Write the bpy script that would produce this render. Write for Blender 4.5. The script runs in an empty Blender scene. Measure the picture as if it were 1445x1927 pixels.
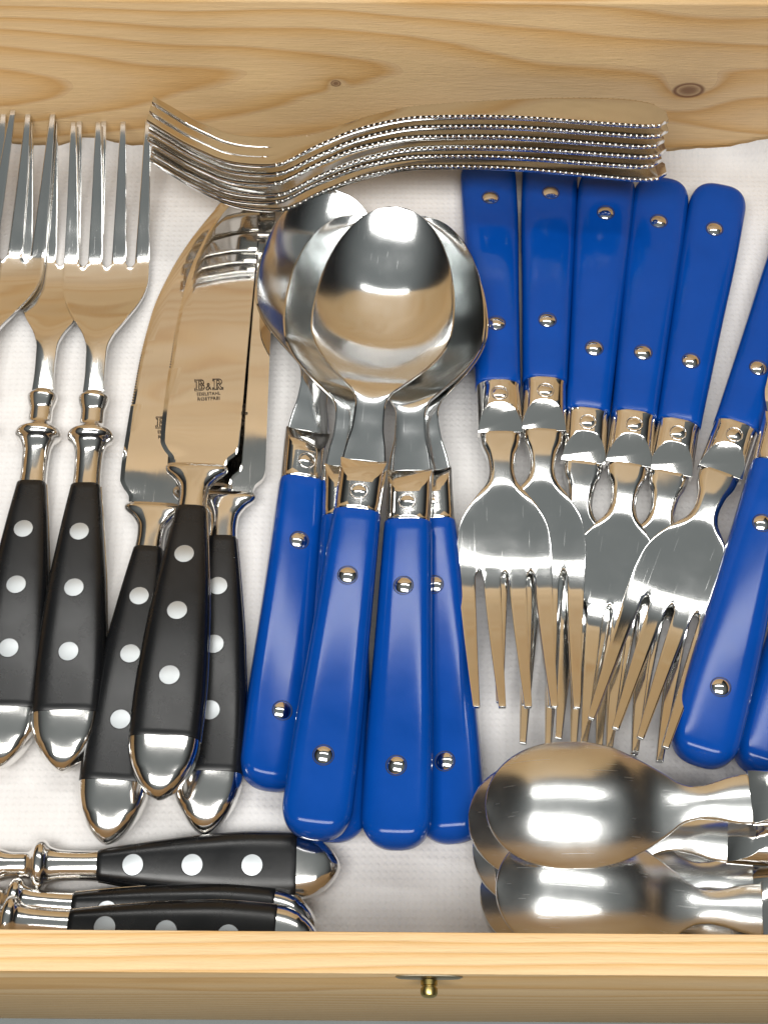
import bpy, bmesh, math, random
import numpy as np
from mathutils import Vector, Matrix

random.seed(7); np.random.seed(7)
SC = bpy.context.scene
COL = SC.collection
MM = 0.001
R_ = math.radians

# ------------------------------------------------------------------ camera
F_PX, TILT, DIST, ROLL = 2900.0, R_(25.7), 500.0, R_(0.40)
CZ = DIST * math.cos(TILT)
CAM = Vector((0, -CZ * math.tan(TILT), CZ))                       # millimetres
c_f = Vector((0, math.sin(TILT), -math.cos(TILT)))
c_u0 = Vector((0, math.cos(TILT), math.sin(TILT))); c_r0 = Vector((1, 0, 0))
c_r = c_r0 * math.cos(ROLL) + c_u0 * math.sin(ROLL)
c_u = c_u0 * math.cos(ROLL) - c_r0 * math.sin(ROLL)
cam_d = bpy.data.cameras.new('camera'); cam = bpy.data.objects.new('camera', cam_d); COL.objects.link(cam)
cam_d.sensor_fit = 'VERTICAL'; cam_d.sensor_height = 36.0; cam_d.lens = F_PX / 1927 * 36.0
cam_d.clip_start = 0.01; cam_d.clip_end = 50
M = Matrix((c_r, c_u, -c_f)).transposed().to_4x4(); M.translation = CAM * MM
cam.matrix_world = M
SC.camera = cam


def at(px, py, z=0.0):
    """point (mm) seen at a photograph pixel, on the level plane z"""
    d = c_r * (px - 722.5) + c_u * (963.5 - py) + c_f * F_PX
    return CAM + d * ((z - CAM.z) / d.z)


# ------------------------------------------------------------------ world, lamps, exposure
W = bpy.data.worlds.new('World'); SC.world = W; W.use_nodes = True
wn, wl = W.node_tree.nodes, W.node_tree.links
bg = wn['Background']
bg.inputs[1].default_value = 1.0
w_tc = wn.new('ShaderNodeTexCoord'); w_sp = wn.new('ShaderNodeSeparateXYZ'); w_rp = wn.new('ShaderNodeValToRGB')
wl.new(w_tc.outputs['Generated'], w_sp.inputs[0]); wl.new(w_sp.outputs[2], w_rp.inputs[0]); wl.new(w_rp.outputs[0], bg.inputs[0])
w_rp.color_ramp.interpolation = 'EASE'
w_rp.color_ramp.elements[0].position = 0.45; w_rp.color_ramp.elements[0].color = (0.025, 0.025, 0.025, 1)     # dim walls of the room
w_rp.color_ramp.elements[1].position = 1.0; w_rp.color_ramp.elements[1].color = (0.30, 0.325, 0.32, 1)        # its pale ceiling


def lamp(name, loc, aim, sx, sy, power, col=(1, 1, 1)):
    d = bpy.data.lights.new(name, 'AREA'); d.shape = 'RECTANGLE'; d.size = sx; d.size_y = sy
    d.energy = power; d.color = col
    o = bpy.data.objects.new(name, d); COL.objects.link(o)
    o.location = loc
    o.rotation_euler = (Vector(aim) - Vector(loc)).to_track_quat('-Z', 'Y').to_euler()
    return o


lamp('ceiling_lamp', (0.05, 0.50, 1.45), (0, 0, 0), 1.5, 0.12, 12, (1.0, 0.985, 0.95))
lamp('ceiling_lamp', (-0.1, -0.66, 1.50), (0, 0, 0), 1.5, 0.40, 44, (1.0, 0.985, 0.95))
vs = SC.view_settings
vs.view_transform = 'Standard'; vs.look = 'None'; vs.exposure = -0.58; vs.gamma = 1.0; vs.use_curve_mapping = False
SC.cycles.use_denoising = True
SC.cycles.max_bounces = 10; SC.cycles.glossy_bounces = 8; SC.cycles.diffuse_bounces = 4

# ------------------------------------------------------------------ material helpers
def new_mat(name):
    m = bpy.data.materials.new(name); m.use_nodes = True
    nt = m.node_tree
    return m, nt, nt.nodes['Principled BSDF']


def nd(nt, t, **kw):
    n = nt.nodes.new(t)
    for k, v in kw.items():
        if k.startswith('i_'):
            key = k[2:]
            n.inputs[int(key) if key.isdigit() else key].default_value = v
        else:
            setattr(n, k, v)
    return n


def mth(nt, op, a, b=None, c=None, clamp=False):
    n = nt.nodes.new('ShaderNodeMath'); n.operation = op; n.use_clamp = clamp
    for i, v in enumerate((a, b, c)):
        if v is None: continue
        if isinstance(v, (int, float)): n.inputs[i].default_value = v
        else: nt.links.new(v, n.inputs[i])
    return n.outputs[0]


def coords(nt, scale=(1, 1, 1), loc=(0, 0, 0), rot=(0, 0, 0)):
    tc = nd(nt, 'ShaderNodeTexCoord'); mp = nd(nt, 'ShaderNodeMapping')
    mp.inputs['Scale'].default_value = scale; mp.inputs['Location'].default_value = loc; mp.inputs['Rotation'].default_value = rot
    nt.links.new(tc.outputs['Object'], mp.inputs['Vector'])
    return mp.outputs[0]


def noise(nt, vec, scale, detail=3, rough=0.5):
    n = nd(nt, 'ShaderNodeTexNoise'); n.inputs['Scale'].default_value = scale
    n.inputs['Detail'].default_value = detail; n.inputs['Roughness'].default_value = rough
    nt.links.new(vec, n.inputs['Vector'])
    return n.outputs['Fac']


def ramp(nt, fac, stops):
    n = nd(nt, 'ShaderNodeValToRGB'); e = n.color_ramp.elements
    while len(e) < len(stops): e.new(0.5)
    for s, (p, c) in zip(e, stops):
        s.position = p; s.color = (*c, 1) if len(c) == 3 else c
    nt.links.new(fac, n.inputs[0])
    return n.outputs[0]


def bump(nt, b, h, strength, dist):
    n = nd(nt, 'ShaderNodeBump'); n.inputs['Strength'].default_value = strength; n.inputs['Distance'].default_value = dist
    nt.links.new(h, n.inputs['Height']); nt.links.new(n.outputs[0], b.inputs['Normal'])


def steel(name, col, rough, rvar, brush=0.0, scratch=0.0, along=(900, 14, 900), wave=4.0):
    m, nt, b = new_mat(name)
    b.inputs['Metallic'].default_value = 1; b.inputs['Base Color'].default_value = (*col, 1)
    n1 = noise(nt, coords(nt), 70, 4, 0.6)
    n2 = noise(nt, coords(nt, along), 1, 3, 0.6)
    sc1 = noise(nt, coords(nt, (2600, 45, 300), rot=(0, 0, 0.5)), 1, 0, 0.5)
    sc2 = noise(nt, coords(nt, (2400, 40, 300), rot=(0, 0, -0.9)), 1, 0, 0.5)
    s = mth(nt, 'MAXIMUM', mth(nt, 'GREATER_THAN', sc1, 0.81), mth(nt, 'GREATER_THAN', sc2, 0.81))
    r = mth(nt, 'ADD', rough, mth(nt, 'MULTIPLY', mth(nt, 'SUBTRACT', n1, 0.42), rvar * 2))
    r = mth(nt, 'ADD', r, mth(nt, 'MULTIPLY', s, scratch*0.4), clamp=True)
    r = mth(nt, 'MAXIMUM', r, 0.02)
    nt.links.new(r, b.inputs['Roughness'])
    if brush > 0:
        wav = noise(nt, coords(nt), 55, 1, 0.4)                      # hand-polished waviness
        bump(nt, b, mth(nt, 'ADD', n2, mth(nt, 'MULTIPLY', wav, wave)), brush, 0.00004)
    return m


STEEL_MIRROR = steel('polished_blade_steel', (0.78, 0.76, 0.73), 0.05, 0.03, 0.16, 0.12, wave=16.0)
STEEL_FORK = steel('polished_fork_steel', (0.77, 0.77, 0.76), 0.09, 0.06, 0.12, 0.2)
STEEL_SPOON = steel('brushed_spoon_steel', (0.77, 0.78, 0.78), 0.12, 0.07, 0.18, 0.2)
STEEL_CAST = steel('cast_fitting_steel', (0.77, 0.76, 0.74), 0.11, 0.06, 0.05, 0.1, (300, 300, 300))
STEEL_FERRULE = steel('chromed_ferrule', (0.80, 0.79, 0.77), 0.07, 0.05, 0.08, 0.15, (300, 300, 300))
STEEL_TEA = steel('brushed_teaspoon_steel', (0.77, 0.78, 0.77), 0.22, 0.10, 0.35, 0.25)
ALU = steel('dull_rivet_aluminium', (0.44, 0.465, 0.48), 0.36, 0.1, 0.2, 0.2, (400, 90, 400))
BRASS = steel('dull_brass', (0.50, 0.38, 0.14), 0.28, 0.15, 0.1, 0.2)
PLATE = steel('darkened_catch_plate', (0.42, 0.36, 0.26), 0.35, 0.15, 0.1, 0.2)


def plastic(name, col, rough, rvar, bstr=0.05, wear=0.0, spec=0.5):
    m, nt, b = new_mat(name)
    n = noise(nt, coords(nt), 60, 4, 0.6)
    c = ramp(nt, n, [(0.3, tuple(v * 0.92 for v in col)), (0.7, tuple(min(1, v * 1.08 + wear) for v in col))])
    nt.links.new(c, b.inputs['Base Color'])
    r = mth(nt, 'ADD', rough, mth(nt, 'MULTIPLY', mth(nt, 'SUBTRACT', n, 0.5), rvar * 2), clamp=True)
    nt.links.new(r, b.inputs['Roughness'])
    b.inputs['Specular IOR Level'].default_value = spec
    bump(nt, b, noise(nt, coords(nt), 900, 2, 0.5), bstr, 0.00005)
    return m


BLUE = plastic('blue_plastic', (0.0015, 0.053, 0.30), 0.13, 0.07, spec=0.25)
BLACK = plastic('black_plastic', (0.005, 0.0055, 0.0065), 0.27, 0.10, 0.12, 0.002, 0.4)
INK = plastic('etched_mark', (0.055, 0.035, 0.018), 0.5, 0.1)
DARK = plastic('dark_seam', (0.02, 0.02, 0.022), 0.5, 0.1)


def pine(name, axis, zc, dc, spacing, seed, knots=(), tone=1.0, amp=0.09):
    """sawn pine, grain along x. axis = the coordinate across the grain in the visible face ('Z' or 'Y')"""
    m, nt, b = new_mat(name)
    tc = nd(nt, 'ShaderNodeTexCoord'); sep = nd(nt, 'ShaderNodeSeparateXYZ')
    nt.links.new(tc.outputs['Object'], sep.inputs[0])
    X, Y, Z = sep.outputs
    u = Z if axis == 'Z' else Y
    w = Y if axis == 'Z' else Z
    nlow = noise(nt, coords(nt, (4.0, 10, 10), (seed, seed * .7, 0)), 1, 2, 0.45)
    nmid = noise(nt, coords(nt, (9, 60, 60), (seed * 2, 0, seed)), 1, 2, 0.5)
    du = mth(nt, 'SUBTRACT', u, zc); dw = mth(nt, 'ADD', mth(nt, 'SUBTRACT', w, 0.0), mth(nt, 'MULTIPLY', mth(nt, 'SUBTRACT', nlow, 0.5), amp))
    dw = mth(nt, 'ADD', dw, dc)
    r = mth(nt, 'SQRT', mth(nt, 'ADD', mth(nt, 'MULTIPLY', du, du), mth(nt, 'MULTIPLY', dw, dw)))
    r = mth(nt, 'ADD', r, mth(nt, 'MULTIPLY', mth(nt, 'SUBTRACT', nmid, 0.5), 0.004))
    kmask = None
    for kx, ku, kr, kasp in knots:
        ex = mth(nt, 'DIVIDE', mth(nt, 'SUBTRACT', X, kx), kr * kasp)
        ez = mth(nt, 'DIVIDE', mth(nt, 'SUBTRACT', u, ku), kr)
        d2 = mth(nt, 'ADD', mth(nt, 'MULTIPLY', ex, ex), mth(nt, 'MULTIPLY', ez, ez))
        g = mth(nt, 'POWER', 2.718, mth(nt, 'MULTIPLY', d2, -0.12))
        r = mth(nt, 'ADD', r, mth(nt, 'MULTIPLY', g, kr * 1.6))
        k = mth(nt, 'POWER', 2.718, mth(nt, 'MULTIPLY', mth(nt, 'POWER', d2, 2.0), -0.7))
        ring = mth(nt, 'POWER', 2.718, mth(nt, 'MULTIPLY', mth(nt, 'POWER', mth(nt, 'SUBTRACT', mth(nt, 'SQRT', d2), 1.25), 2.0), -14))
        kk = mth(nt, 'MAXIMUM', mth(nt, 'MULTIPLY', k, 0.8), mth(nt, 'MULTIPLY', ring, 0.85))
        halo = mth(nt, 'MULTIPLY', g, 0.18)
        kk = mth(nt, 'MAXIMUM', kk, halo)
        kmask = kk if kmask is None else mth(nt, 'MAXIMUM', kmask, kk)
    fr = mth(nt, 'FRACT', mth(nt, 'DIVIDE', r, spacing))
    T = lambda c: tuple(v * tone for v in c)
    early = T((0.80, 0.58, 0.32)); mid = T((0.745, 0.485, 0.22)); late = T((0.655, 0.39, 0.15))
    c = ramp(nt, fr, [(0.0, early), (0.45, T((0.765, 0.54, 0.295))), (0.72, mid), (0.87, late), (0.97, T((0.735, 0.515, 0.285)))])
    fib = noise(nt, coords(nt, (60, 1800, 1800)), 1, 3, 0.6)
    big = noise(nt, coords(nt, (6, 18, 18), (seed * 3, 1, 2)), 1, 2, 0.5)
    mx = nd(nt, 'ShaderNodeMix', data_type='RGBA', blend_type='MULTIPLY'); mx.inputs[0].default_value = 1
    nt.links.new(c, mx.inputs[6])
    g = ramp(nt, mth(nt, 'ADD', mth(nt, 'MULTIPLY', fib, 0.45), mth(nt, 'MULTIPLY', big, 0.55)), [(0.3, (0.80, 0.77, 0.71)), (0.7, (1.08, 1.08, 1.08))])
    nt.links.new(g, mx.inputs[7])
    out = mx.outputs[2]
    if kmask is not None:
        m2 = nd(nt, 'ShaderNodeMix', data_type='RGBA'); nt.links.new(kmask, m2.inputs[0])
        nt.links.new(out, m2.inputs[6]); m2.inputs[7].default_value = (0.13, 0.045, 0.02, 1)
        out = m2.outputs[2]
    nt.links.new(out, b.inputs['Base Color'])
    rr = mth(nt, 'ADD', 0.5, mth(nt, 'MULTIPLY', fib, 0.15)); nt.links.new(rr, b.inputs['Roughness'])
    b.inputs['Specular IOR Level'].default_value = 0.35
    fine = noise(nt, coords(nt, (250, 2600, 2600)), 1, 2, 0.6)
    bump(nt, b, mth(nt, 'ADD', fine, mth(nt, 'MULTIPLY', fr, -0.3)), 0.6, 0.0003)
    return m


def paper_mat():
    m, nt, b = new_mat('embossed_paper')
    n = noise(nt, coords(nt), 45, 4, 0.6)
    fibre = noise(nt, coords(nt, (1, 1, 1)), 1400, 3, 0.7)
    c = ramp(nt, n, [(0.3, (0.67, 0.655, 0.65)), (0.7, (0.76, 0.745, 0.735))])
    nt.links.new(c, b.inputs['Base Color'])
    b.inputs['Roughness'].default_value = 0.92; b.inputs['Specular IOR Level'].default_value = 0.1
    # rows of pressed dots
    tc = nd(nt, 'ShaderNodeTexCoord'); sep = nd(nt, 'ShaderNodeSeparateXYZ'); nt.links.new(tc.outputs['Object'], sep.inputs[0])
    k = 2 * math.pi / 0.0030
    a = mth(nt, 'SINE', mth(nt, 'MULTIPLY', mth(nt, 'ADD', sep.outputs[0], sep.outputs[1]), k * .7071))
    d = mth(nt, 'SINE', mth(nt, 'MULTIPLY', mth(nt, 'SUBTRACT', sep.outputs[0], sep.outputs[1]), k * .7071))
    dots = mth(nt, 'MULTIPLY', a, d)
    dots = mth(nt, 'MAXIMUM', dots, 0.0)
    h = mth(nt, 'ADD', mth(nt, 'MULTIPLY', dots, 0.55), mth(nt, 'ADD', mth(nt, 'MULTIPLY', fibre, 0.5), mth(nt, 'MULTIPLY', n, 0.8)))
    bump(nt, b, h, 0.7, 0.0004)
    return m


PAPER = paper_mat()


def table_mat():
    m, nt, b = new_mat('grey_table')
    n = noise(nt, coords(nt), 30, 4, 0.6)
    nt.links.new(ramp(nt, n, [(0.3, (0.15, 0.17, 0.17)), (0.7, (0.19, 0.21, 0.21))]), b.inputs['Base Color'])
    b.inputs['Roughness'].default_value = 0.55
    bump(nt, b, noise(nt, coords(nt), 700, 2, 0.5), 0.1, 0.0002)
    return m


# ------------------------------------------------------------------ mesh helpers (all in millimetres)
def mesh_from(name, verts, faces, mats, fmat=None, sharp=35.0):
    me = bpy.data.meshes.new(name)
    v = (np.asarray(verts, dtype=float) * MM).tolist()
    me.from_pydata(v, [], [list(map(int, f)) for f in faces])
    me.update()
    bm = bmesh.new(); bm.from_mesh(me)
    bmesh.ops.remove_doubles(bm, verts=bm.verts, dist=1e-7)
    bmesh.ops.recalc_face_normals(bm, faces=bm.faces)
    bm.to_mesh(me); bm.free()
    me.materials.append(mats)
    me.polygons.foreach_set('use_smooth', [True] * len(me.polygons))
    if sharp: me.set_sharp_from_angle(angle=R_(sharp))
    me.update()
    return me


def bake(me, mods, sharp=35.0):
    o = bpy.data.objects.new('tmp', me); COL.objects.link(o)
    for t, kw in mods:
        m = o.modifiers.new(t, t)
        for k, v in kw.items(): setattr(m, k, v)
    dg = bpy.context.evaluated_depsgraph_get(); dg.update()
    out = bpy.data.meshes.new_from_object(o.evaluated_get(dg))
    bpy.data.objects.remove(o)
    out.polygons.foreach_set('use_smooth', [True] * len(out.polygons))
    if sharp: out.set_sharp_from_angle(angle=R_(sharp))
    out.update()
    return out


def pch(keys):
    """smooth monotone interpolation through (s, value) keys"""
    xs = np.array([k[0] for k in keys], float); ys = np.array([k[1] for k in keys], float)
    h = np.diff(xs); d = np.diff(ys) / h
    m = np.zeros_like(ys); m[0], m[-1] = d[0], d[-1]
    for i in range(1, len(xs) - 1):
        if d[i - 1] * d[i] > 0:
            w1, w2 = 2 * h[i] + h[i - 1], h[i] + 2 * h[i - 1]
            m[i] = (w1 + w2) / (w1 / d[i - 1] + w2 / d[i])
    def f(x):
        x = np.clip(np.asarray(x, float), xs[0], xs[-1])
        i = np.clip(np.searchsorted(xs, x) - 1, 0, len(h) - 1)
        t = (x - xs[i]) / h[i]
        h00, h10, h01, h11 = 2*t**3-3*t**2+1, t**3-2*t**2+t, -2*t**3+3*t**2, t**3-t**2
        return h00*ys[i] + h10*h[i]*m[i] + h01*ys[i+1] + h11*h[i]*m[i+1]
    return f


def loft(rings):
    """closed rings of equal length -> verts, faces with end caps"""
    n = len(rings[0]); V = [p for r in rings for p in r]; F = []
    for i in range(len(rings) - 1):
        for j in range(n):
            a, b = i*n + j, i*n + (j+1) % n
            F.append((a, b, b + n, a + n))
    F.append(tuple(range(n))[::-1]); F.append(tuple(range((len(rings)-1)*n, len(rings)*n)))
    return V, F


def superring(y, a, b, p, z0=0.0, n=40, flat=0.0):
    out = []
    for k in range(n):
        t = 2*math.pi*k/n
        c, s = math.cos(t), math.sin(t)
        out.append((a*math.copysign(abs(c)**(2/p), c), y, z0 + b*math.copysign(abs(s)**(2/p), s)))
    return out


def grid_solid(top, bot, mask):
    ni, nj = mask.shape
    V, F, idx = [], [], {}
    def vid(i, j, s):
        k = (i, j, s)
        if k not in idx:
            idx[k] = len(V); V.append(tuple((top if s == 0 else bot)[i, j]))
        return idx[k]
    def on(i, j): return 0 <= i < ni and 0 <= j < nj and mask[i, j]
    for i in range(ni):
        for j in range(nj):
            if not mask[i, j]: continue
            F.append((vid(i, j, 0), vid(i, j+1, 0), vid(i+1, j+1, 0), vid(i+1, j, 0)))
            F.append((vid(i, j, 1), vid(i+1, j, 1), vid(i+1, j+1, 1), vid(i, j+1, 1)))
            for (di, dj, p, q) in ((-1, 0, (i, j), (i, j+1)), (1, 0, (i+1, j+1), (i+1, j)), (0, -1, (i+1, j), (i, j)), (0, 1, (i, j+1), (i+1, j+1))):
                if not on(i+di, j+dj):
                    F.append((vid(*q, 0), vid(*p, 0), vid(*p, 1), vid(*q, 1)))
    return V, F


def dome(name, r, h, mat, n=20, m=5, skirt=0.0):
    """low rivet head, base at z=0"""
    V, F = [], []
    Rs = (r*r + h*h) / (2*h)
    amax = math.asin(min(1, r / Rs))
    rows = [(r, -skirt)] if skirt else []
    for i in range(m):
        a = amax * (1 - i / m)
        rows.append((Rs*math.sin(a), h - Rs*(1-math.cos(a))))
    for rr, zz in rows:
        for k in range(n): V.append((rr*math.cos(2*math.pi*k/n), rr*math.sin(2*math.pi*k/n), zz))
    V.append((0, 0, h)); tip = len(V) - 1
    for i in range(len(rows) - 1):
        for k in range(n): F.append((i*n+k, i*n+(k+1) % n, (i+1)*n+(k+1) % n, (i+1)*n+k))
    b = (len(rows)-1)*n
    for k in range(n): F.append((b+k, b+(k+1) % n, tip))
    return mesh_from(name, V, F, mat, sharp=50)


def torus(name, r, t, mat, n=24, m=6):
    V, F = [], []
    for i in range(n):
        A = 2*math.pi*i/n
        for j in range(m):
            B = 2*math.pi*j/m
            V.append(((r+t*math.cos(B))*math.cos(A), (r+t*math.cos(B))*math.sin(A), t*math.sin(B)))
    for i in range(n):
        for j in range(m):
            F.append((i*m+j, ((i+1) % n)*m+j, ((i+1) % n)*m+(j+1) % m, i*m+(j+1) % m))
    return mesh_from(name, V, F, mat, sharp=0)


# ------------------------------------------------------------------ object helpers
def obj(name, me, parent=None, loc=(0, 0, 0), rot=(0, 0, 0)):
    o = bpy.data.objects.new(name, me); COL.objects.link(o)
    if parent is not None: o.parent = parent
    o.location = Vector(loc) * MM; o.rotation_euler = rot
    return o


def tag(o, label=None, cat=None, group=None, kind=None):
    if label: o['label'] = label
    if cat: o['category'] = cat
    if group: o['group'] = group
    if kind: o['kind'] = kind
    return o


def box_mesh(name, x0, x1, y0, y1, z0, z1, mat, bev=0.8, seg=3):
    bm = bmesh.new()
    bmesh.ops.create_cube(bm, size=1.0)
    for v in bm.verts:
        v.co = Vector(((x0+x1)/2 + v.co.x*(x1-x0), (y0+y1)/2 + v.co.y*(y1-y0), (z0+z1)/2 + v.co.z*(z1-z0))) * MM
    if bev: bmesh.ops.bevel(bm, geom=bm.edges[:], offset=bev*MM, segments=seg, profile=0.5, affect='EDGES')
    me = bpy.data.meshes.new(name); bm.to_mesh(me); bm.free()
    me.materials.append(mat)
    me.polygons.foreach_set('use_smooth', [True]*len(me.polygons)); me.set_sharp_from_angle(angle=R_(40))
    return me


# ------------------------------------------------------------------ setting: table, box, paper
WALL_H = 74.3
WALL_Y, NEAR_Y, THICK, HALF_X, BASE = at(722, 3, WALL_H).y, at(722, 1753, WALL_H).y, at(722, 1753, WALL_H).y - at(722, 1833, WALL_H).y, 206.0, -0.8
print('BOX', WALL_Y, NEAR_Y, THICK, at(722, 1915, -8))
tb = box_mesh('table', -700, 700, -600, 600, -35, -8.0, table_mat(), 2)
tag(obj('table', tb), kind='structure')


def wall_at(px, py):
    d = c_r * (px - 722.5) + c_u * (963.5 - py) + c_f * F_PX
    return CAM + d * ((WALL_Y - CAM.y) / d.y)


k1, k2 = wall_at(632, 157), wall_at(1295, 170)
box = bpy.data.objects.new('wooden_box', None); COL.objects.link(box); box.location = (0, 0, -0.008)
tag(box, 'open pine cutlery box with a knotty back board and a brass catch on the front', 'box')
OFF = (0, 0, 8.0)                                                 # parts are modelled with the paper level at z = 0
back = obj('back_board', box_mesh('back_board', -HALF_X-THICK, HALF_X+THICK, WALL_Y, WALL_Y+THICK, BASE-7, WALL_H,
     pine('pine_back', 'Z', 0.030, -0.182, 0.0047, 6.4, [(k1.x*MM, k1.z*MM, 0.0011, 1.1), (k2.x*MM, k2.z*MM, 0.0026, 1.45)], amp=0.045), 0.9), box, OFF)
obj('front_board', box_mesh('front_board', -HALF_X-THICK, HALF_X+THICK, NEAR_Y-THICK, NEAR_Y, BASE-7, WALL_H,
     pine('pine_front', 'Y', -0.205, -0.064, 0.0027, 8.3, amp=0.035), 0.5, 2), box, OFF)
side_m = pine('pine_side', 'Z', 0.01, 0.05, 0.005, 5.7)
for s in (-1, 1):
    x0, x1 = (HALF_X, HALF_X+THICK) if s > 0 else (-HALF_X-THICK, -HALF_X)
    obj('side_board', box_mesh('side_board', x0, x1, NEAR_Y+0.05, WALL_Y-0.05, BASE-7, WALL_H-0.1, side_m, 0.5, 2), box, OFF)
obj('base_board', box_mesh('base_board', -HALF_X+0.05, HALF_X-0.05, NEAR_Y+0.05, WALL_Y-0.05, BASE-6.5, BASE, side_m, 0.3, 1), box, OFF)
# the lid stands open behind the back board: out of the frame, but mirrored in every blade and bowl
lid_me = box_mesh('lid', -HALF_X-THICK, HALF_X+THICK, 0, THICK, 1.0, 312, pine('pine_lid', 'Z', 0.10, 0.10, 0.006, 12.2), 0.8)
lid = obj('lid', lid_me, box, (0, WALL_Y+THICK+1.5, WALL_H+8.0), (R_(-10), 0, 0))
# brass catch on the front face
cp = at(805, 1838, 62.0)
pl_v, pl_f = loft([superring(-0.0, 8.0, 2.2, 2.6, n=36), superring(-0.4, 8.0, 2.2, 2.6, n=36), superring(-0.7, 7.2, 1.7, 2.6, n=36)])
plate = obj('catch_plate', mesh_from('catch_plate', pl_v, pl_f, PLATE), box, (cp.x, NEAR_Y-THICK+0.1, WALL_H-2.6+8))
prof = [(0, 2.0), (1.2, 2.0), (1.35, 1.7), (1.7, 1.7), (1.85, 2.05), (3.0, 2.05), (3.6, 1.8), (4.0, 1.2), (4.15, 0.3)]
pv, pf = loft([superring(-y, r, r, 2.0, n=24) for y, r in prof])
obj('catch_pin', mesh_from('catch_pin', pv, pf, BRASS, sharp=30), box, (cp.x, NEAR_Y-THICK-0.8, WALL_H-3.6+8))

# paper towel lining the floor, its far edge curling up the back board
edge_h = pch([(-206, 3), (-140, 3.5), (-120, 3), (-108, 7.5), (-92, 3.0), (-60, 4), (0, 2.5), (60, 2.0), (100, 1.5), (112, 3.5), (122, 4.5), (134, 8.5), (150, 12), (206, 10)])
nx, ny = 140, 130
xs = np.linspace(-HALF_X+2, HALF_X-2, nx)
ys = np.concatenate([np.linspace(NEAR_Y+1, 128, ny-30), np.linspace(129, WALL_Y-0.8, 30)])
Xg, Yg = np.meshgrid(xs, ys, indexing='ij')
t = np.clip((Yg - 134.0) / (WALL_Y - 0.8 - 134.0), 0, 1)
rag = 0.5*np.sin(Xg*0.9) + 0.4*np.sin(Xg*2.3+1)
Zg = -0.35 + 0.22*np.sin(Xg*0.07+1)*np.sin(Yg*0.05) + 0.12*np.sin(Xg*0.19+Yg*0.11) + 0.22*np.exp(-((Xg*0.35+Yg+62)/1.6)**2) + 0.2*np.exp(-((Xg*-0.2+Yg-20)/1.8)**2) + (edge_h(Xg) + rag*0.5) * t**3.2
Zg = np.minimum(Zg, 20)
top = np.stack([Xg, Yg, Zg], -1); bot = top.copy(); bot[..., 2] -= 0.25
V, F = grid_solid(top, bot, np.ones((nx-1, len(ys)-1), bool))
tag(obj('paper_liner', mesh_from('paper_liner', V, F, PAPER, sharp=60)), 'white embossed paper towel lining the floor of the box', 'paper')

# ------------------------------------------------------------------ cutlery shapes
# local frame: +Y from the handle end towards the head, Z up, Y = 0 at the handle end
def strip_section(y, a, z, dish, t, n=23, pw=1.0, rim=None):
    """closed section of a dished strip: top from +x to -x, bottom back, rounded rims"""
    vv = np.sin(np.linspace(-1, 1, n) * math.pi/2)
    pts = []
    tr = t if rim is None else rim
    f = lambda v: z - dish * (1 - abs(v)**2)**pw
    thick = lambda v: tr + (t - tr) * (1 - v*v)
    for v in vv: pts.append((v*a, y, f(v)))
    pts.append((a + 0.32*tr, y, f(1) - 0.22*tr)); pts.append((a + 0.32*tr, y, f(1) - 0.78*tr))
    for v in vv[::-1]: pts.append((v*a, y, f(v) - thick(v)))
    pts.append((-a - 0.32*tr, y, f(1) - 0.78*tr)); pts.append((-a - 0.32*tr, y, f(1) - 0.22*tr))
    return pts


def spoon_head(name, y0, keys_w, keys_z, keys_d, keys_t, L, mat, bowl0):
    w, zf, d, tf = pch(keys_w), pch(keys_z), pch(keys_d), pch(keys_t)
    ymax = keys_w[-1][0]
    s1 = np.linspace(0, bowl0, 26)
    th = np.linspace(0, math.pi/2, 44)[1:]
    s2 = bowl0 + (L - bowl0) * np.sin(th)
    rings = []
    for s in np.concatenate([s1, s2]):
        if s <= ymax:
            a = float(w(s))
        else:
            q = (s - ymax) / (L - ymax); a = float(w(ymax)) * math.sqrt(max(0.0, 1 - q**2.15))
        a = max(a, 0.35)
        rings.append(strip_section(y0 + s, a, float(zf(s)), float(d(s)), float(tf(s)), pw=0.95, rim=min(1.5, float(tf(s)))))
    V, F = loft(rings)
    return mesh_from(name, V, F, mat, sharp=55)


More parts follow.
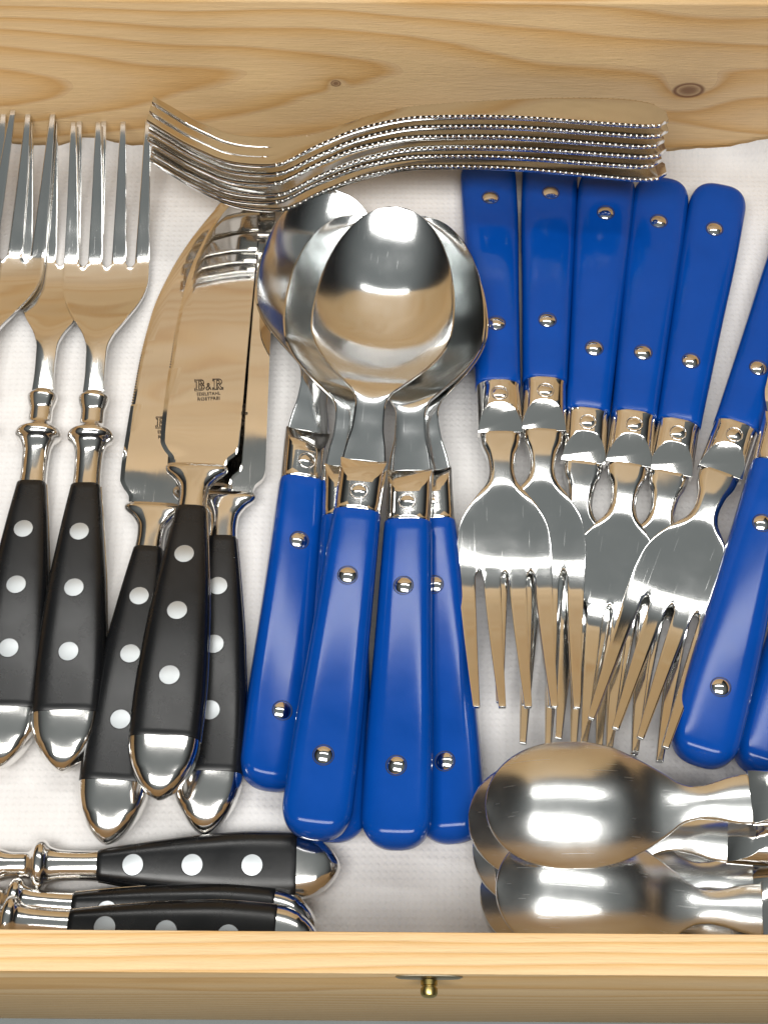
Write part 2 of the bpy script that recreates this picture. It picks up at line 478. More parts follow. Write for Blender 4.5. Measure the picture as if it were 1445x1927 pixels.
def fork_head(name, y0, nt, keys_w, keys_z, keys_t, root, L, tine, gap_end, mat, keys_dish=((0, 0), (1, 0)), crown=None, bev=0.3, slot=2.2, neck_cut=None):
    """flat head with real slots. keys in s (0 = neck start); tine = (half width at root, at tip), gap_end = outer half spread at tips"""
    w, zf, tf, dish = pch(keys_w), pch(keys_z), pch(keys_t), pch(keys_dish)
    tb, gb = 5, 4                                   # column edges per tine / slot band
    rows = np.concatenate([np.linspace(0, root - 3, 34), np.linspace(root - 3, root, 5)[1:], root + (L - root) * np.linspace(0, 1, 26)[1:]])
    ri = int(np.argmin(abs(rows - root)))
    bands = []
    for k in range(nt):
        bands += ['t'] * tb
        if k < nt-1: bands += ['g'] * gb
    ncol = len(bands) + 1
    a_root = float(w(root))
    th_r = tine[0]; g_r = (2*a_root - nt*2*th_r) / (nt-1)
    top = np.zeros((len(rows), ncol, 3)); bot = top.copy()
    for i, s in enumerate(rows):
        if s <= root:
            a = float(w(s)); th, g = th_r * a/a_root, g_r * a/a_root
        else:
            q = (s - root) / (L - root)
            a = a_root + (gap_end - a_root) * q
            th = tine[0] + (tine[1] - tine[0]) * q**1.05; g = (2*a - nt*2*th) / (nt-1)
        x = -a; xs_ = [x]
        for bnd in bands:
            x += 2*th/tb if bnd == 't' else g/gb
            xs_.append(x)
        for j, xx in enumerate(xs_):
            v = xx / a
            z = float(zf(s)) - float(dish(s)) * (1 - v*v)
            if crown is not None: z -= float(crown(s)) * max(0.0, (abs(v) - 0.55)/0.45)**2
            yy = y0 + s
            top[i, j] = (xx, yy, z); bot[i, j] = (xx * 0.985, yy, z - float(tf(s)))
    # rounded slot ends: pull the middle of each slot's end towards the neck
    j = 0
    for k in range(nt):
        j += tb
        if k < nt - 1:
            for q in range(1, gb):
                pull = slot * math.sin(math.pi*q/gb)
                for arr in (top, bot):
                    for back, f in ((0, 1.0), (1, 0.75), (2, 0.45), (3, 0.2)):
                        arr[ri-back, j+q, 1] -= pull * f
                        arr[ri-back, j+q, 2] = np.interp(arr[ri-back, j+q, 1] - y0, rows[:ri+1], arr[:ri+1, j, 2]) if back == 0 else arr[ri-back, j+q, 2]
            j += gb
    mask = np.ones((len(rows)-1, ncol-1), bool)
    for j, bnd in enumerate(bands):
        if bnd == 'g': mask[ri:, j] = False
    # round tine tips
    V, F = grid_solid(top, bot, mask)
    me = mesh_from(name, V, F, mat, sharp=0)
    return bake(me, [('BEVEL', dict(width=bev*MM, segments=2, limit_method='ANGLE', angle_limit=R_(38), use_clamp_overlap=False))], 42)


# ---- blue handled set
def blue_handle(name, L, a_end, a_fer, b_end, b_fer):
    rings = []
    wa = pch([(0, a_end), (L*0.25, a_end*0.985), (L*0.6, (a_end*0.45+a_fer*0.55)*1.01), (L, a_fer)])
    wb = pch([(0, b_end), (L*0.3, b_end), (L, b_fer)])
    ra, rb = a_end*1.0, b_end*0.9
    ss = np.concatenate([ra * (1-np.cos(np.linspace(0.0, math.pi/2, 16))), np.linspace(ra, L-0.5, 26)[1:], [L-0.15, L]])
    for s in ss:
        fa = (1 - max(0, 1 - s/ra)**2.3)**(1/2.3); fb = (1 - max(0, 1 - s/rb)**2.1)**(1/2.1)
        sh = 1.0 if s < L-0.4 else (0.985 if s < L-0.1 else 0.95)
        rings.append(superring(float(s), max(.25, float(wa(s))*fa*sh), max(.25, float(wb(s))*fb*sh), 3.1, n=48))
    V, F = loft(rings)
    return mesh_from(name, V, F, BLUE, sharp=60)


def ferrule(name, y0, L, a, b, apex, tip_b):
    """chromed sleeve whose top and bottom are cut to a chisel: the half-moon facets of the photograph"""
    rings = [superring(y0 - 0.1, a*0.93, b*0.93, 2.7, n=56), superring(y0 + 0.5, a*0.965, b*0.965, 2.7, n=56)]
    for s in np.linspace(0.9, L, 12): rings.append(superring(y0 + float(s), a*(0.965 + 0.03*s/L), b*0.965, 2.5, n=56))
    V, F = loft(rings)
    bm = bmesh.new()
    vs_ = [bm.verts.new(v) for v in V]
    for f in F: bm.faces.new([vs_[i] for i in f])
    for sg in (1, -1):
        p = Vector((0, y0 + apex, sg*b*0.965)); q = Vector((0, y0 + L, sg*tip_b))
        n = Vector((0, -(q - p).z, (q - p).y)); n = n if n.z*sg > 0 else -n
        g = bm.verts[:] + bm.edges[:] + bm.faces[:]
        r = bmesh.ops.bisect_plane(bm, geom=g, plane_co=p, plane_no=n, clear_outer=True)
        eds = [e for e in r['geom_cut'] if isinstance(e, bmesh.types.BMEdge)]
        bmesh.ops.holes_fill(bm, edges=eds, sides=0)
    bmesh.ops.recalc_face_normals(bm, faces=bm.faces)
    me = bpy.data.meshes.new(name); bm.to_mesh(me); bm.free()
    me.transform(Matrix.Scale(MM, 4)); me.materials.append(STEEL_FERRULE)
    return bake(me, [('BEVEL', dict(width=0.35*MM, segments=2, limit_method='ANGLE', angle_limit=R_(32), use_clamp_overlap=True))], 30)


HL, FL = 101.0, 18.5          # handle and ferrule length
A_END, A_FER, B_END, B_FER = 10.1, 7.4, 6.1, 5.6
m_handle = blue_handle('blue_handle', HL, A_END, A_FER, B_END, B_FER)
m_ferr = ferrule('ferrule', HL, FL, A_FER, B_FER, 9.2, 1.6)
m_rivet = dome('rivet', 2.85, 0.95, STEEL_FERRULE, skirt=0.3)
m_ring = torus('rivet_ring', 2.95, 0.16, DARK)
m_emb = dome('ferrule_rivet', 2.25, 0.45, STEEL_FERRULE, skirt=0.2)
m_embr = torus('ferrule_rivet_ring', 2.6, 0.22, STEEL_FERRULE)
N0 = HL + FL - 0.6
zt_h = pch([(0, B_END), (HL*0.3, B_END), (HL, B_FER)])


TH = 24.0       # the teaspoons' handles are this much shorter
m_thandle = blue_handle('teaspoon_handle', HL - TH, A_END*0.93, A_FER, B_END*0.97, B_FER)


def blue_base(root, short=False):
    h = obj('handle', m_thandle if short else m_handle, root, (0, TH if short else 0, 0))
    for s in ((17.0, 56.0) if short else (23.0, 78.5)):
        z = float(zt_h(s))
        obj('rivet', m_rivet, h, (0, s, z - 0.18))
        obj('rivet_seat', m_ring, h, (0, s, z - 0.04))
        obj('rivet', m_rivet, h, (0, s, -z + 0.18), (math.pi, 0, 0))
    f = obj('ferrule', m_ferr, root)
    for sg in (1, -1):
        r = obj('ferrule_rivet', m_emb, f, (0, HL + 5.6, sg*(B_FER*0.965 - 0.12)), (0 if sg > 0 else math.pi, 0, 0))
    obj('rivet_ring', m_embr, f, (0, HL + 5.6, B_FER*0.965 + 0.02)); obj('rivet_ring', m_embr, f, (0, HL + 5.6, -B_FER*0.965 - 0.02))


SP_L = 93.5
m_spoon = spoon_head('spoon_head', N0,
    [(0, 6.4), (5, 5.7), (11, 4.5), (17, 4.2), (21, 5.0), (25, 8.8), (29.4, 13.2), (34, 17.0), (39, 20.0), (45, 22.1), (51, 22.6)],
    [(0, 1.6), (9, 3.2), (18, 5.8), (25, 6.6), (39, 4.8), (58, 3.0), (80, 4.0), (93.5, 5.6)],
    [(0, -0.5), (13, -0.6), (20, -0.3), (25, 1.4), (36, 5.8), (50, 8.8), (65, 8.8), (81, 5.0), (93.5, 0.2)],
    [(0, 3.4), (12, 3.4), (22, 2.4), (32, 1.8), (93.5, 1.6)], SP_L, STEEL_SPOON, 51)
FK_L = 99.0
m_fork = fork_head('fork_head', N0, 4,
    [(0, 6.5), (4, 6.1), (9, 4.5), (14, 4.0), (18, 4.8), (23, 8.2), (29, 12.2), (35, 14.2), (42, 14.8), (49.5, 14.7)],
    [(0, 1.6), (8, 1.5), (18, 0.6), (28, -1.2), (38, -3.4), (47, -4.8), (54, -5.2), (66, -3.4), (82, 1.2), (99, 7.4)],
    [(0, 3.4), (14, 3.2), (24, 2.3), (36, 1.9), (99, 1.7)], 49.5, FK_L, (2.75, 1.05), 12.2, STEEL_FORK,
    ((0, -0.2), (18, -0.2), (30, 0.7), (50, 0.9), (99, 0.3)), pch([(0, 1.3), (16, 1.2), (24, 0.3), (30, 0)]))
TS_L = 72.0
m_tea = spoon_head('teaspoon_head', N0,
    [(0, 6.4), (4, 6.1), (10, 4.6), (14, 4.0), (18, 4.8), (23, 8.2), (30, 12.4), (38, 15.8), (45, 17.0), (50, 17.0)],
    [(0, 1.6), (8, 2.6), (16, 4.4), (24, 4.4), (38, 2.6), (54, 2.0), (72, 3.6)],
    [(0, -0.5), (11, -0.6), (18, -0.2), (25, 1.4), (35, 4.8), (47, 6.4), (59, 5.4), (72, 0.2)],
    [(0, 3.4), (11, 3.2), (20, 2.2), (28, 1.7), (72, 1.5)], TS_L, STEEL_TEA, 50)


def knife_blade(name, y0, L, keys_r, keys_l, t_sp, mat, serr=True):
    """blade in the x-y plane; keys_r / keys_l give the right (spine) and left (edge) outline; ground edge on the left"""
    rr, ll = pch(keys_r), pch(keys_l)
    n = 190
    s = np.concatenate([np.linspace(0, L*0.8, n), L*0.8 + L*0.2*np.sin(np.linspace(0, math.pi/2, 60)[1:])])
    g = 1.5
    vs_ = [0, 0.5, 1.0] + list(np.linspace(0.12, 1, 9))
    nv = len(vs_)
    top = np.zeros((len(s), nv, 3)); bot = top.copy()
    for i, q in enumerate(s):
        r, l = float(rr(q)), float(ll(q))
        ser = 0.32 * (i % 2) if (serr and L*0.30 < q < L*0.97) else 0.0
        gg = min(g, (r - l)*0.3)
        for j, v in enumerate(vs_):
            if j < 3:
                x = l + gg*v + (ser if j == 0 else ser*0.4 if j == 1 else 0); th = 0.35 + (0.55*t_sp - 0.35)*v
            else:
                x = l + gg + (r - l - gg)*v
                th = t_sp * (0.55 + 0.45 * v) + 0.22*math.sin(math.pi*v)
            th *= 1 - 0.3*q/L
            bow = 1.0 * (1 - ((q - L/2)/(L/2))**2) if serr else 0.0
            top[i, j] = (x, y0+q, bow + th/2); bot[i, j] = (x, y0+q, bow - th/2)
    V, F = grid_solid(top, bot, np.ones((len(s)-1, nv-1), bool))
    return mesh_from(name, V, F, mat, sharp=14)


m_bknife = knife_blade('blue_knife_blade', N0, 105, [(0, 6), (10, 7.5), (60, 8.5), (95, 7), (105, 3)], [(0, -6), (10, -9), (60, -9.5), (90, -6), (105, 2.4)], 2.0, STEEL_MIRROR, False)

# ---- black handled set
def black_handle(L, cap, ks=1.0, kw=1.0):
    """scales, tang and end cap meshes; L = whole handle with cap"""
    wa = pch([(0, 9.7), (cap, 10.3), (cap+12, 10.6), (cap + (L-cap)*0.5, 9.3), (cap + (L-cap)*0.78, 7.0), (L, 4.75)])
    wb = pch([(0, 5.4), (cap, 5.9), (L*0.5, 6.1), (L*0.8, 5.2), (L, 4.0)])
    def sec(s, g=1.0, pw=3.6): return superring(float(s), max(.3, float(wa(s))*g*kw), max(.3, float(wb(s))*g), pw, n=48)
    rings = [sec(cap, 0.97)] + [sec(s) for s in np.linspace(cap+0.3, L-0.3, 40)] + [sec(L, 0.96)]
    scales = mesh_from('black_scales', *loft(rings), BLACK, sharp=50)
    rings = []
    for s in cap * (1-np.cos(np.linspace(0, math.pi/2, 22))):
        q = 1 - s/cap
        g = (1 - q**1.9)**(1/1.5); gb = (1 - q**2.3)**(1/2.2)
        rings.append(superring(float(s), max(.25, 10.35*kw*g), max(.25, 5.95*gb), 3.0 if q < .5 else 2.6, n=48))
    rings[-1] = superring(cap - 0.05, 10.25*kw, 5.9, 3.3, n=48)
    capm = mesh_from('end_cap', *loft(rings), STEEL_CAST, sharp=60)
    rings = [superring(float(s), (float(wa(s)) + 0.28)*kw, 1.0, 6, n=32) for s in np.linspace(cap+0.1, L-0.1, 40)]
    tang = mesh_from('tang', *loft(rings), STEEL_CAST, sharp=50)
    return scales, capm, tang, wb


BH_L, BCAP = 94.5, 17.5
m_bsc, m_bcap, m_btang, bwb = black_handle(BH_L, BCAP)
SH_L, SCAP = 69.5, 12.5
m_ssc, m_scap, m_stang, swb = black_handle(SH_L, SCAP, kw=0.93)
V_, F_ = [], []
m_seam = torus('rivet_seam', 3.08, 0.11, DARK)
m_dot = dome('dot_rivet', 3.05, 0.12, ALU, n=24, m=3, skirt=0.4)


def lathe_neck(y0, keys, asp=0.82, mat=STEEL_CAST, n=40):
    w = pch([(k[0], k[1]) for k in keys])
    ss = np.linspace(0, keys[-1][0], 70)
    rings = [superring(y0 + float(s), float(w(s)), float(w(s))*asp, 2.15, n=n) for s in ss]
    return mesh_from('bolster', *loft(rings), mat, sharp=45)


FN = 35.0     # turned neck of the forks
NECK = [(0, 4.6), (5, 4.4), (12, 4.6), (16.0, 5.6), (17.6, 7.2), (18.6, 7.5), (20.0, 7.2), (21.6, 5.0), (23.5, 3.9), (28, 3.9), (31.5, 4.7), (33.2, 5.0), (34.0, 4.6), (FN, 3.6)]
m_fneck = lathe_neck(BH_L - 0.3, NECK)
m_sneck = lathe_neck(SH_L - 0.3, [(s*0.9, r*0.97) for s, r in NECK])
BF_L = 106.5
bfk = lambda y0, nm: fork_head(nm, y0, 4,
    [(0, 3.7), (8, 3.3), (17, 3.5), (22, 4.8), (29, 8.4), (37, 12.2), (43, 14.2), (49, 15.0), (55, 14.9)],
    [(0, 1.4), (8, 2.2), (18, 2.8), (30, 1.0), (40, -1.6), (48, -2.8), (54, -2.4), (66, 0.2), (84, 4.8), (106.5, 11.6)],
    [(0, 3.0), (14, 2.6), (28, 2.1), (46, 1.9), (106.5, 1.7)], 55.5, BF_L, (2.6, 1.0), 14.2, STEEL_FORK,
    ((0, -0.5), (18, -0.5), (36, 0.8), (56, 0.9), (106.5, 0.2)), slot=1.6)
m_bfork = bfk(BH_L + FN - 1.0, 'black_fork_head')
m_sfork = bfk(SH_L + FN*0.9 - 1.0, 'small_fork_head')
KB = 17.0     # knife bolster
ks_ = np.linspace(0, KB, 40)
ka = pch([(0, 4.7), (4, 4.5), (8, 4.8), (11.5, 6.6), (14.5, 9.6), (15.5, 9.9), (KB, 9.2)]); kb = pch([(0, 3.8), (8, 3.5), (13, 3.1), (15.2, 2.9), (16, 2.3), (KB, 1.4)])
m_kbol = mesh_from('bolster', *loft([superring(BH_L - 0.3 + float(s), float(ka(s)), float(kb(s)), 2.4, n=48) for s in ks_]), STEEL_CAST, sharp=40)
KN_L = 124.0
m_blade = knife_blade('blade', BH_L + KB - 1.2, KN_L,
    [(0, 8.6), (3, 9.4), (6, 12.0), (9, 12.6), (40, 12.3), (90, 12.0), (112, 11.6), (120, 10.6), (KN_L, 8.0)],
    [(0, -8.6), (3, -9.0), (6, -11.2), (9, -12.6), (20, -13.0), (50, -12.6), (74, -10.8), (92, -6.6), (106, -1.4), (116, 3.4), (121, 6.0), (KN_L, 7.4)], 2.3, STEEL_MIRROR)


def text_mesh(s, size, outline=0.0, sx=1.0):
    cu = bpy.data.curves.new('t', 'FONT'); cu.body = s; cu.size = size * MM; cu.align_x = 'CENTER'
    if outline:
        cu.fill_mode = 'NONE'; cu.bevel_depth = outline * MM; cu.bevel_resolution = 1; cu.resolution_u = 4
    else:
        cu.extrude = 0.02 * MM; cu.resolution_u = 3; cu.offset = 0.012 * MM
    o = bpy.data.objects.new('t', cu); COL.objects.link(o)
    dg = bpy.context.evaluated_depsgraph_get(); dg.update()
    me = bpy.data.meshes.new_from_object(o.evaluated_get(dg)); bpy.data.objects.remove(o)
    me.transform(Matrix.Diagonal((sx, 1, 0.25 if outline else 1, 1)))
    me.materials.clear(); me.materials.append(INK)
    return me


def seg_mesh(polys, wid, h=0.03):
    """strokes (mm) as thin raised ribbons"""
    V, F = [], []
    for pl in polys:
        for (x0, y0), (x1, y1) in zip(pl[:-1], pl[1:]):
            d = Vector((x1-x0, y1-y0)); L = d.length
            if L < 1e-6: continue
            d /= L; n = Vector((-d.y, d.x)) * wid/2; e = d * wid*0.4
            b = len(V)
            for zz in (0, h):
                for p in ((x0-e.x+n.x, y0-e.y+n.y), (x1+e.x+n.x, y1+e.y+n.y), (x1+e.x-n.x, y1+e.y-n.y), (x0-e.x-n.x, y0-e.y-n.y)):
                    V.append((p[0], p[1], zz))
            F += [(b+4, b+5, b+6, b+7)[::-1], (b, b+1, b+5, b+4), (b+1, b+2, b+6, b+5), (b+2, b+3, b+7, b+6), (b+3, b, b+4, b+7)]
    return mesh_from('stamp', V, F, INK, sharp=20)


def arc(cx, cy, rx, ry, a0, a1, n=8):
    return [(cx + rx*math.cos(R_(a0 + (a1-a0)*i/n)), cy + ry*math.sin(R_(a0 + (a1-a0)*i/n))) for i in range(n+1)]


# outlined slab-serif letters of the stamp
B_OUT = [(0, 0), (0, .55), (.5, .55), (.5, 3.45), (0, 3.45), (0, 4), (1.9, 4)] + arc(1.95, 3.0, .95, 1.0, 90, -60, 6) + [(2.45, 2.1)] + arc(2.0, 1.05, 1.15, 1.05, 60, -90, 7) + [(0, 0)]
B_IN1 = [(1.3, 2.4), (1.3, 3.45), (1.75, 3.45)] + arc(1.75, 2.92, .45, .53, 90, -90, 5) + [(1.3, 2.4)]
B_IN2 = [(1.3, .55), (1.3, 1.8), (1.9, 1.8)] + arc(1.9, 1.18, .5, .62, 90, -90, 5) + [(1.3, .55)]
R_OUT = [(0, 0), (0, .55), (.5, .55), (.5, 3.45), (0, 3.45), (0, 4), (1.9, 4)] + arc(1.95, 2.9, 1.0, 1.1, 90, -60, 6) + [(2.2, 1.75), (2.9, .55), (3.4, .55), (3.4, 0), (2.4, 0), (1.5, 1.6), (1.3, 1.6), (1.3, .55), (1.7, .55), (1.7, 0), (0, 0)]
R_IN = [(1.3, 2.15), (1.3, 3.45), (1.75, 3.45)] + arc(1.75, 2.8, .45, .65, 90, -90, 5) + [(1.3, 2.15)]
AMP = [[(2.0, 0.0), (.75, 1.75)] + arc(1.0, 2.1, .38, .42, 200, -20, 6) + [(.5, 1.0)] + arc(.75, .55, .5, .55, 150, 300, 5) + [(1.7, 1.1)]]
sh = lambda pl, dx, k=1.0: [(x*k + dx, y*k) for x, y in pl]
m_stamp = seg_mesh([sh(B_OUT, -4.6), sh(B_IN1, -4.6), sh(B_IN2, -4.6), sh(R_OUT, 1.25), sh(R_IN, 1.25)] + [sh(p, -1.15, 0.95) for p in AMP], 0.24)
m_edel, m_rost = text_mesh('EDELSTAHL', 1.62, sx=0.92), text_mesh('ROSTFREI', 1.62, sx=1.06)


def black_base(root, small=False):
    sc, cp_, tg, wb, L, cap = (m_ssc, m_scap, m_stang, swb, SH_L, SCAP) if small else (m_bsc, m_bcap, m_btang, bwb, BH_L, BCAP)
    h = obj('handle', sc, root)
    obj('end_cap', cp_, root); obj('tang', tg, h)
    for s in ((SCAP+12.5, SCAP+29.5, SCAP+46.5) if small else (BCAP+18.5, BCAP+39.5, BCAP+59)):
        s = min(s, L-6)
        for sg in (1, -1):
            sl = math.atan((float(wb(s+1)) - float(wb(s-1)))/2)
            obj('rivet', m_dot, h, (0, s, sg*(float(wb(s)) + 0.02)), (sl if sg > 0 else math.pi - sl, 0, 0))
        obj('rivet_seam', m_seam, h, (0, s, float(wb(s)) + 0.03), (sl, 0, 0))


# ---- cake forks, all metal with beaded rims
CF_L = 180.0
cw = pch([(0, 3.0), (2, 6.6), (6, 9.3), (14, 10.4), (28, 9.6), (60, 6.2), (90, 4.2), (112, 3.6), (122, 4.6), (130, 8.4), (137, 11.0), (145, 11.4)])
cz = pch([(0, 0), (20, 1.6), (50, 2.4), (86, 1.0), (106, -3.4), (124, -10.6), (138, -14.4), (150, -13.8), (165, -8.0), (180, 1.5)])
ss_ = [(float(s), float(cw(s))) for s in (0, 1, 2, 4, 6, 10, 14, 20, 28, 40, 60, 75, 90, 102, 112, 118, 122, 126, 130, 134, 137, 141, 145)]
m_cake = fork_head('cake_fork_body', 0, 3, ss_, [(float(s), float(cz(s))) for s in np.linspace(0, 180, 30)],
    [(0, 1.7), (40, 1.9), (112, 2.2), (130, 1.7), (180, 1.5)], 141.0, CF_L, (3.5, 2.3), 9.9, STEEL_FORK,
    ((0, 0.2), (40, 0.1), (110, -0.2), (135, 0.8), (180, 0.2)), slot=1.6)
# beads follow both rims from the shoulders to the handle end
V, F = [], []
def bead(c, r):
    b = len(V); n = 6
    rows = [(-0.5, .86), (0.25, .97), (.8, .6)]
    for h_, k in rows:
        for q in range(n): V.append((c[0] + r*k*math.cos(2*math.pi*q/n), c[1] + r*k*math.sin(2*math.pi*q/n), c[2] + r*h_))
    V.append((c[0], c[1], c[2] + r)); tip = len(V) - 1
    for i in range(2):
        for q in range(n): F.append((b+i*n+q, b+i*n+(q+1) % n, b+(i+1)*n+(q+1) % n, b+(i+1)*n+q))
    for q in range(n): F.append((b+2*n+q, b+2*n+(q+1) % n, tip))
    F.append(tuple(b+q for q in range(n))[::-1])
s = 4.0
while s < 138:
    for sg in (-1, 1): bead((sg*(float(cw(s)) - 0.12), s, float(cz(s)) - 0.75), 0.8)
    s += 2.0
m_beads = mesh_from('beads', V, F, STEEL_FERRULE, sharp=0)

# ------------------------------------------------------------------ posing
REPORT = []
POSES = {}
ZFIX = {      # settled heights (mm) of the two aiming points of a thing
    'black_handled_knife.001': (7.8, 0.5),
    'black_handled_knife.002': (6.2, 5.2),
    'black_handled_knife': (20.8, 6.0),
    'black_handled_fork.001': (6.2, 15.5),
    'black_handled_fork': (8.5, 17.5),
    'black_handled_fork.002': (5.5, 18.8),
    'black_handled_fork.003': (5.0, 23.0),
    'blue_handled_spoon.002': (6.8, 15.5),
    'blue_handled_spoon.004': (6.6, 18.8),
    'blue_handled_spoon.003': (10.5, 22.0),
    'blue_handled_spoon.001': (15, 26.0),
    'blue_handled_spoon': (20.3, 30.3),
    'blue_handled_fork.002': (13.5, 15.2),
    'blue_handled_fork.004': (13.8, 18.5),
    'blue_handled_fork.003': (14.5, 22),
    'blue_handled_fork.001': (14.5, 25.5),
    'blue_handled_fork': (15.5, 30),
    'blue_handled_fork.005': (17, 29),
    'blue_handled_utensil': (17, 19),
    'blue_handled_utensil.001': (7, 7),
    'teaspoon.005': (-0.2, 5.8),
    'teaspoon.002': (9.0, 10.0),
    'teaspoon.004': (15.2, 19.8),
    'teaspoon.001': (21.5, 29.2),
    'teaspoon.003': (31.2, 30.8),
    'teaspoon': (36.0, 40.8),
    'small_black_handled_fork': (6.5, 6.5),
    'small_black_handled_fork.001': (7.0, 7.5),
    'small_black_handled_fork.002': (17, 17),
}


def pose(root, l0, e, l1, t, roll=0.0):
    if root.name in ZFIX:
        e = (e[0], e[1], ZFIX[root.name][0]); t = (t[0], t[1], ZFIX[root.name][1])
    POSES[root.name] = (root, l0, e, l1, t, roll)
    set_pose(root, l0, at(*e), l1, at(*t), roll)


def set_pose(root, l0, p0, l1, p1, roll=0.0):
    """put the local point l0 (mm) exactly at p0 and aim so that l1 lies towards p1; roll turns about the length"""
    l0, l1 = Vector(l0), Vector(l1)
    d = (p1 - p0).normalized()
    loc_d = (l1 - l0)
    up = Vector((0, 0, 1))
    Yd = d.copy()
    for _ in range(8):
        Xd = Yd.cross(up).normalized(); Zd = Xd.cross(Yd)
        Rm = Matrix((Xd, Yd, Zd)).transposed() @ Matrix.Rotation(roll, 3, 'Y')
        got = (Rm @ loc_d).normalized()
        Yd = (got.rotation_difference(d) @ Yd).normalized()
    Xd = Yd.cross(up).normalized(); Zd = Xd.cross(Yd)
    Rm = Matrix((Xd, Yd, Zd)).transposed() @ Matrix.Rotation(roll, 3, 'Y')
    T = p0 - Rm @ l0
    mw = Rm.to_4x4(); mw.translation = T * MM
    root.matrix_world = mw
    REPORT.append((root.name, round((p1 - p0).length - loc_d.length, 1)))


def thing(name, label, cat, group):
    o = bpy.data.objects.new(name, None); COL.objects.link(o); o.empty_display_size = 0.01
    return tag(o, label, cat, group)


def blue_spoon(label, e, t, roll=0, name='blue_handled_spoon', cat='spoon', group='blue handled tablespoons in the middle', head=None, hl=None):
    r = thing(name, label, cat, group); blue_base(r)
    obj('bowl', m_spoon, r)
    pose(r, (0, 0, 0), e, (0, N0 + SP_L, 5.6), t, R_(roll))
    return r


blue_spoon('topmost blue handled tablespoon, its whole bowl showing', (590, 1581, 16.5), (745, 403, 26), 0)
blue_spoon('blue handled tablespoon under the topmost one, its handle the lowest in the picture', (744, 1600, 13.0), (787, 396, 23), -7)
blue_spoon('leftmost blue handled tablespoon, tilted a little, next to the black knives', (510, 1489, 7.0), (632, 338, 14), 14)
blue_spoon('blue handled tablespoon mostly hidden below the topmost spoon', (626, 1585, 6.5), (674, 385, 19), 9)
blue_spoon('rightmost blue handled tablespoon, its handle next to the fork tips', (853, 1588, 6.8), (772, 388, 18), -13)

TIP = (0, N0 + FK_L, 7.4)
def blue_fork(label, riv, t, roll=0):
    r = thing('blue_handled_fork', label, 'fork', 'blue handled forks with the tines towards the front'); blue_base(r)
    obj('tines', m_fork, r)
    pose(r, (0, 78.5, float(zt_h(78.5)) + 0.5), riv, TIP, t, R_(roll))
    return r


blue_fork('blue handled fork nearest the spoons, its four tines lying on top', (934, 606, 13.5), (971, 1355, 22))
blue_fork('second blue handled fork from the spoons', (1030, 600, 12.8), (1012, 1352, 18.5))
blue_fork('third blue handled fork from the spoons, its head hidden', (1118, 653, 12.0), (1056, 1396, 10))
blue_fork('fourth blue handled fork from the spoons, fork shoulder showing between two heads', (1210, 661, 12.6), (1122, 1408, 14.5))
blue_fork('fifth blue handled fork from the spoons, slanting beneath the topmost slanted fork', (1300, 677, 12.0), (1168, 1424, 10.5))
blue_fork('most slanted blue handled fork, lying on top at the right', (1427, 690, 13.5), (1185, 1369, 19.5))


def blue_knife(label, e, t):
    r = thing('blue_handled_utensil', label, 'cutlery', 'blue handles leaning at the right edge'); blue_base(r)
    obj('blade', m_bknife, r)
    pose(r, (0, 0, 0), e, (0, HL, 0), t, 0)


blue_knife('blue handle leaning at the right beside the slanted fork, both rivets showing', (1313, 1441, 9), (1456, 880, 12))
blue_knife('blue handle cut off by the right edge above the teaspoons', (1428, 1461, 8), (1580, 905, 10))


def teaspoon(label, t, j, face_up):
    r = thing('teaspoon', label, 'teaspoon', 'teaspoons piled at the lower right'); blue_base(r, True)
    obj('bowl', m_tea, r)
    up = 1 if face_up else -1
    pose(r, (0, N0 + TS_L, 3.6), t, (0, N0, 0), j, 0 if face_up else math.pi)
    return r


teaspoon('topmost teaspoon lying face down with its brushed back showing', (913, 1522, 15), (1396, 1503, 25), False)
teaspoon('teaspoon just beneath the topmost, only its left rim and neck showing', (881, 1535, 11.5), (1347, 1573, 19), False)
teaspoon('teaspoon neck squeezed in the middle of the teaspoon pile', (888, 1600, 6), (1356, 1615, 9), False)
teaspoon('teaspoon at the front with a tan reflection on its back, lying over the others', (932, 1668, 12), (1440, 1712, 20), False)
teaspoon('teaspoon whose tan neck lies between the topmost and the front one', (930, 1640, 9), (1425, 1652, 15), False)
teaspoon('lowest teaspoon half hidden by the front board, dark rim at its left', (903, 1672, 2), (1395, 1738, 7), False)


def black_fork(label, e, t, roll=0):
    r = thing('black_handled_fork', label, 'fork', 'black handled forks at the left'); black_base(r)
    obj('bolster', m_fneck, r); obj('tines', m_bfork, r)
    pose(r, (0, 0, 0), e, (0, BH_L + FN - 1 + BF_L, 11.6), t, R_(roll))


black_fork('black handled fork beside the knives, its four tines fully showing', (118, 1455, 7.0), (209, 218, 25))
black_fork('black handled fork second from the knives, its turned neck showing at the left', (0, 1447, 6.5), (127, 217, 21))
black_fork('black handled fork at the left edge, only its tines and right shoulder showing', (-175, 1440, 8), (28, 220, 24.5))
black_fork('leftmost black handled fork, a single tine and rim inside the picture', (-345, 1440, 10), (-50, 220, 28))


def black_knife(label, e, t, stamp):
    r = thing('black_handled_knife', label, 'knife', 'black handled serrated knives'); black_base(r)
    obj('bolster', m_kbol, r)
    b = obj('blade', m_blade, r)
    if stamp:
        y = BH_L + KB + 27.5
        st = obj('stamp', m_stamp, b, (1.2, y, 1.16+0.76), (0, 0, R_(5)))
        st['label'] = 'small etched maker stamp'
        obj('stamp', m_edel, b, (1.3, y - 2.1, 1.16+0.74), (0, 0, R_(5))); obj('stamp', m_rost, b, (1.5, y - 4.0, 1.16+0.72), (0, 0, R_(5)))
    pose(r, (0, 0, 0), e, (0, BH_L + KB + KN_L, 0), t, 0)


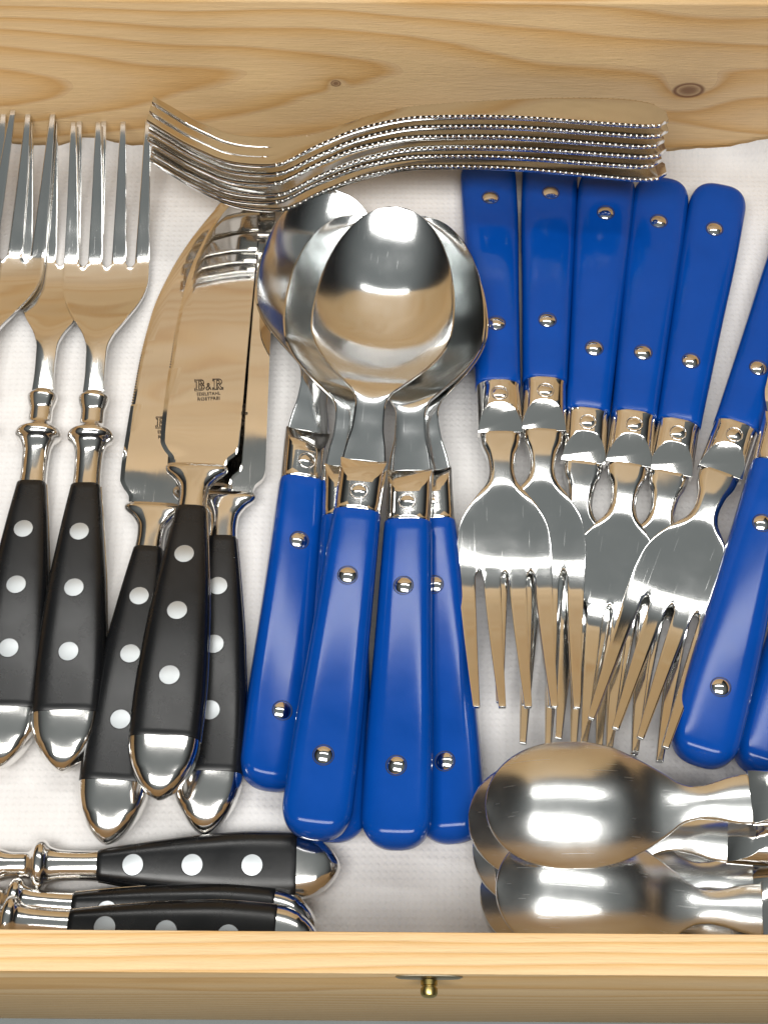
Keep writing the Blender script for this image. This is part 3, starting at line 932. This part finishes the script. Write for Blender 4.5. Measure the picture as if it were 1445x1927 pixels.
black_knife('topmost black handled knife with the stamp on its blade', (298, 1506, 16.5), (435, 330, 14), True)
black_knife('left black handled knife, its saw edge showing beside the forks', (200, 1589, 7), (382, 345, 5), True)
black_knife('right black handled knife, mostly under the topmost knife', (385, 1571, 7), (460, 350, 7), True)


def small_black(label, e, b, roll):
    r = thing('small_black_handled_fork', label, 'cutlery', 'short black handles along the front board'); black_base(r, True)
    obj('bolster', m_sneck, r); obj('tines', m_sfork, r)
    pose(r, (0, 0, 0), e, (0, SH_L + 17, 0), b, R_(roll))


small_black('short black handle lying crosswise below the knives', (641, 1632, 6.5), (84, 1629, 6.5), -8)
small_black('short black handle wedged behind the one at the front board', (598, 1742, 7), (55, 1703, 7), -14)
small_black('short black handle cut off by the front board', (604, 1776, 16), (62, 1738, 16), -6)

CAKE_UP = 13.0
CAKES = []
for i in range(6):
    lab = ['bottom cake fork of the beaded stack, handle sticking out below the rest', 'second cake fork from the bottom of the beaded stack', 'third cake fork from the bottom of the beaded stack',
           'third cake fork from the top of the beaded stack', 'second cake fork from the top of the beaded stack', 'top cake fork of the beaded stack, its face leaning to the back board'][i]
    r = thing('cake_fork', lab, 'fork', 'stack of cake forks along the back board')
    b = obj('body', m_cake, r); tag(obj('beaded_rim', m_beads, b), kind='stuff')
    jx = [1.6, -0.4, 0.5, -0.5, 0.3, 0][i]; rz = [2.2, 0.5, -0.3, 0.3, 0.2, 0.0][i]
    lean = R_(26 - (5-i)*0.4)
    Z = Vector((0, math.sin(lean), math.cos(lean))); Y = Vector((-1, 0, 0)); X = Y.cross(Z)
    Rm = Matrix((X, Y, Z)).transposed() @ Matrix.Rotation(R_(-rz), 3, 'Z') @ Matrix.Scale(0.952, 3)
    P = Vector((93.0 + jx, 134.5 - 0.8*CAKE_UP, 34.5 + CAKE_UP)) - Z * (5-i) * 3.6 + Vector((0, [-1.5, 0, 0, 0, 0, 0][i], 0))
    mw = Rm.to_4x4(); mw.translation = P * MM
    r.matrix_world = mw
    CAKES.append(r)

for n_, d_ in REPORT: print('LENDIFF', n_, d_)
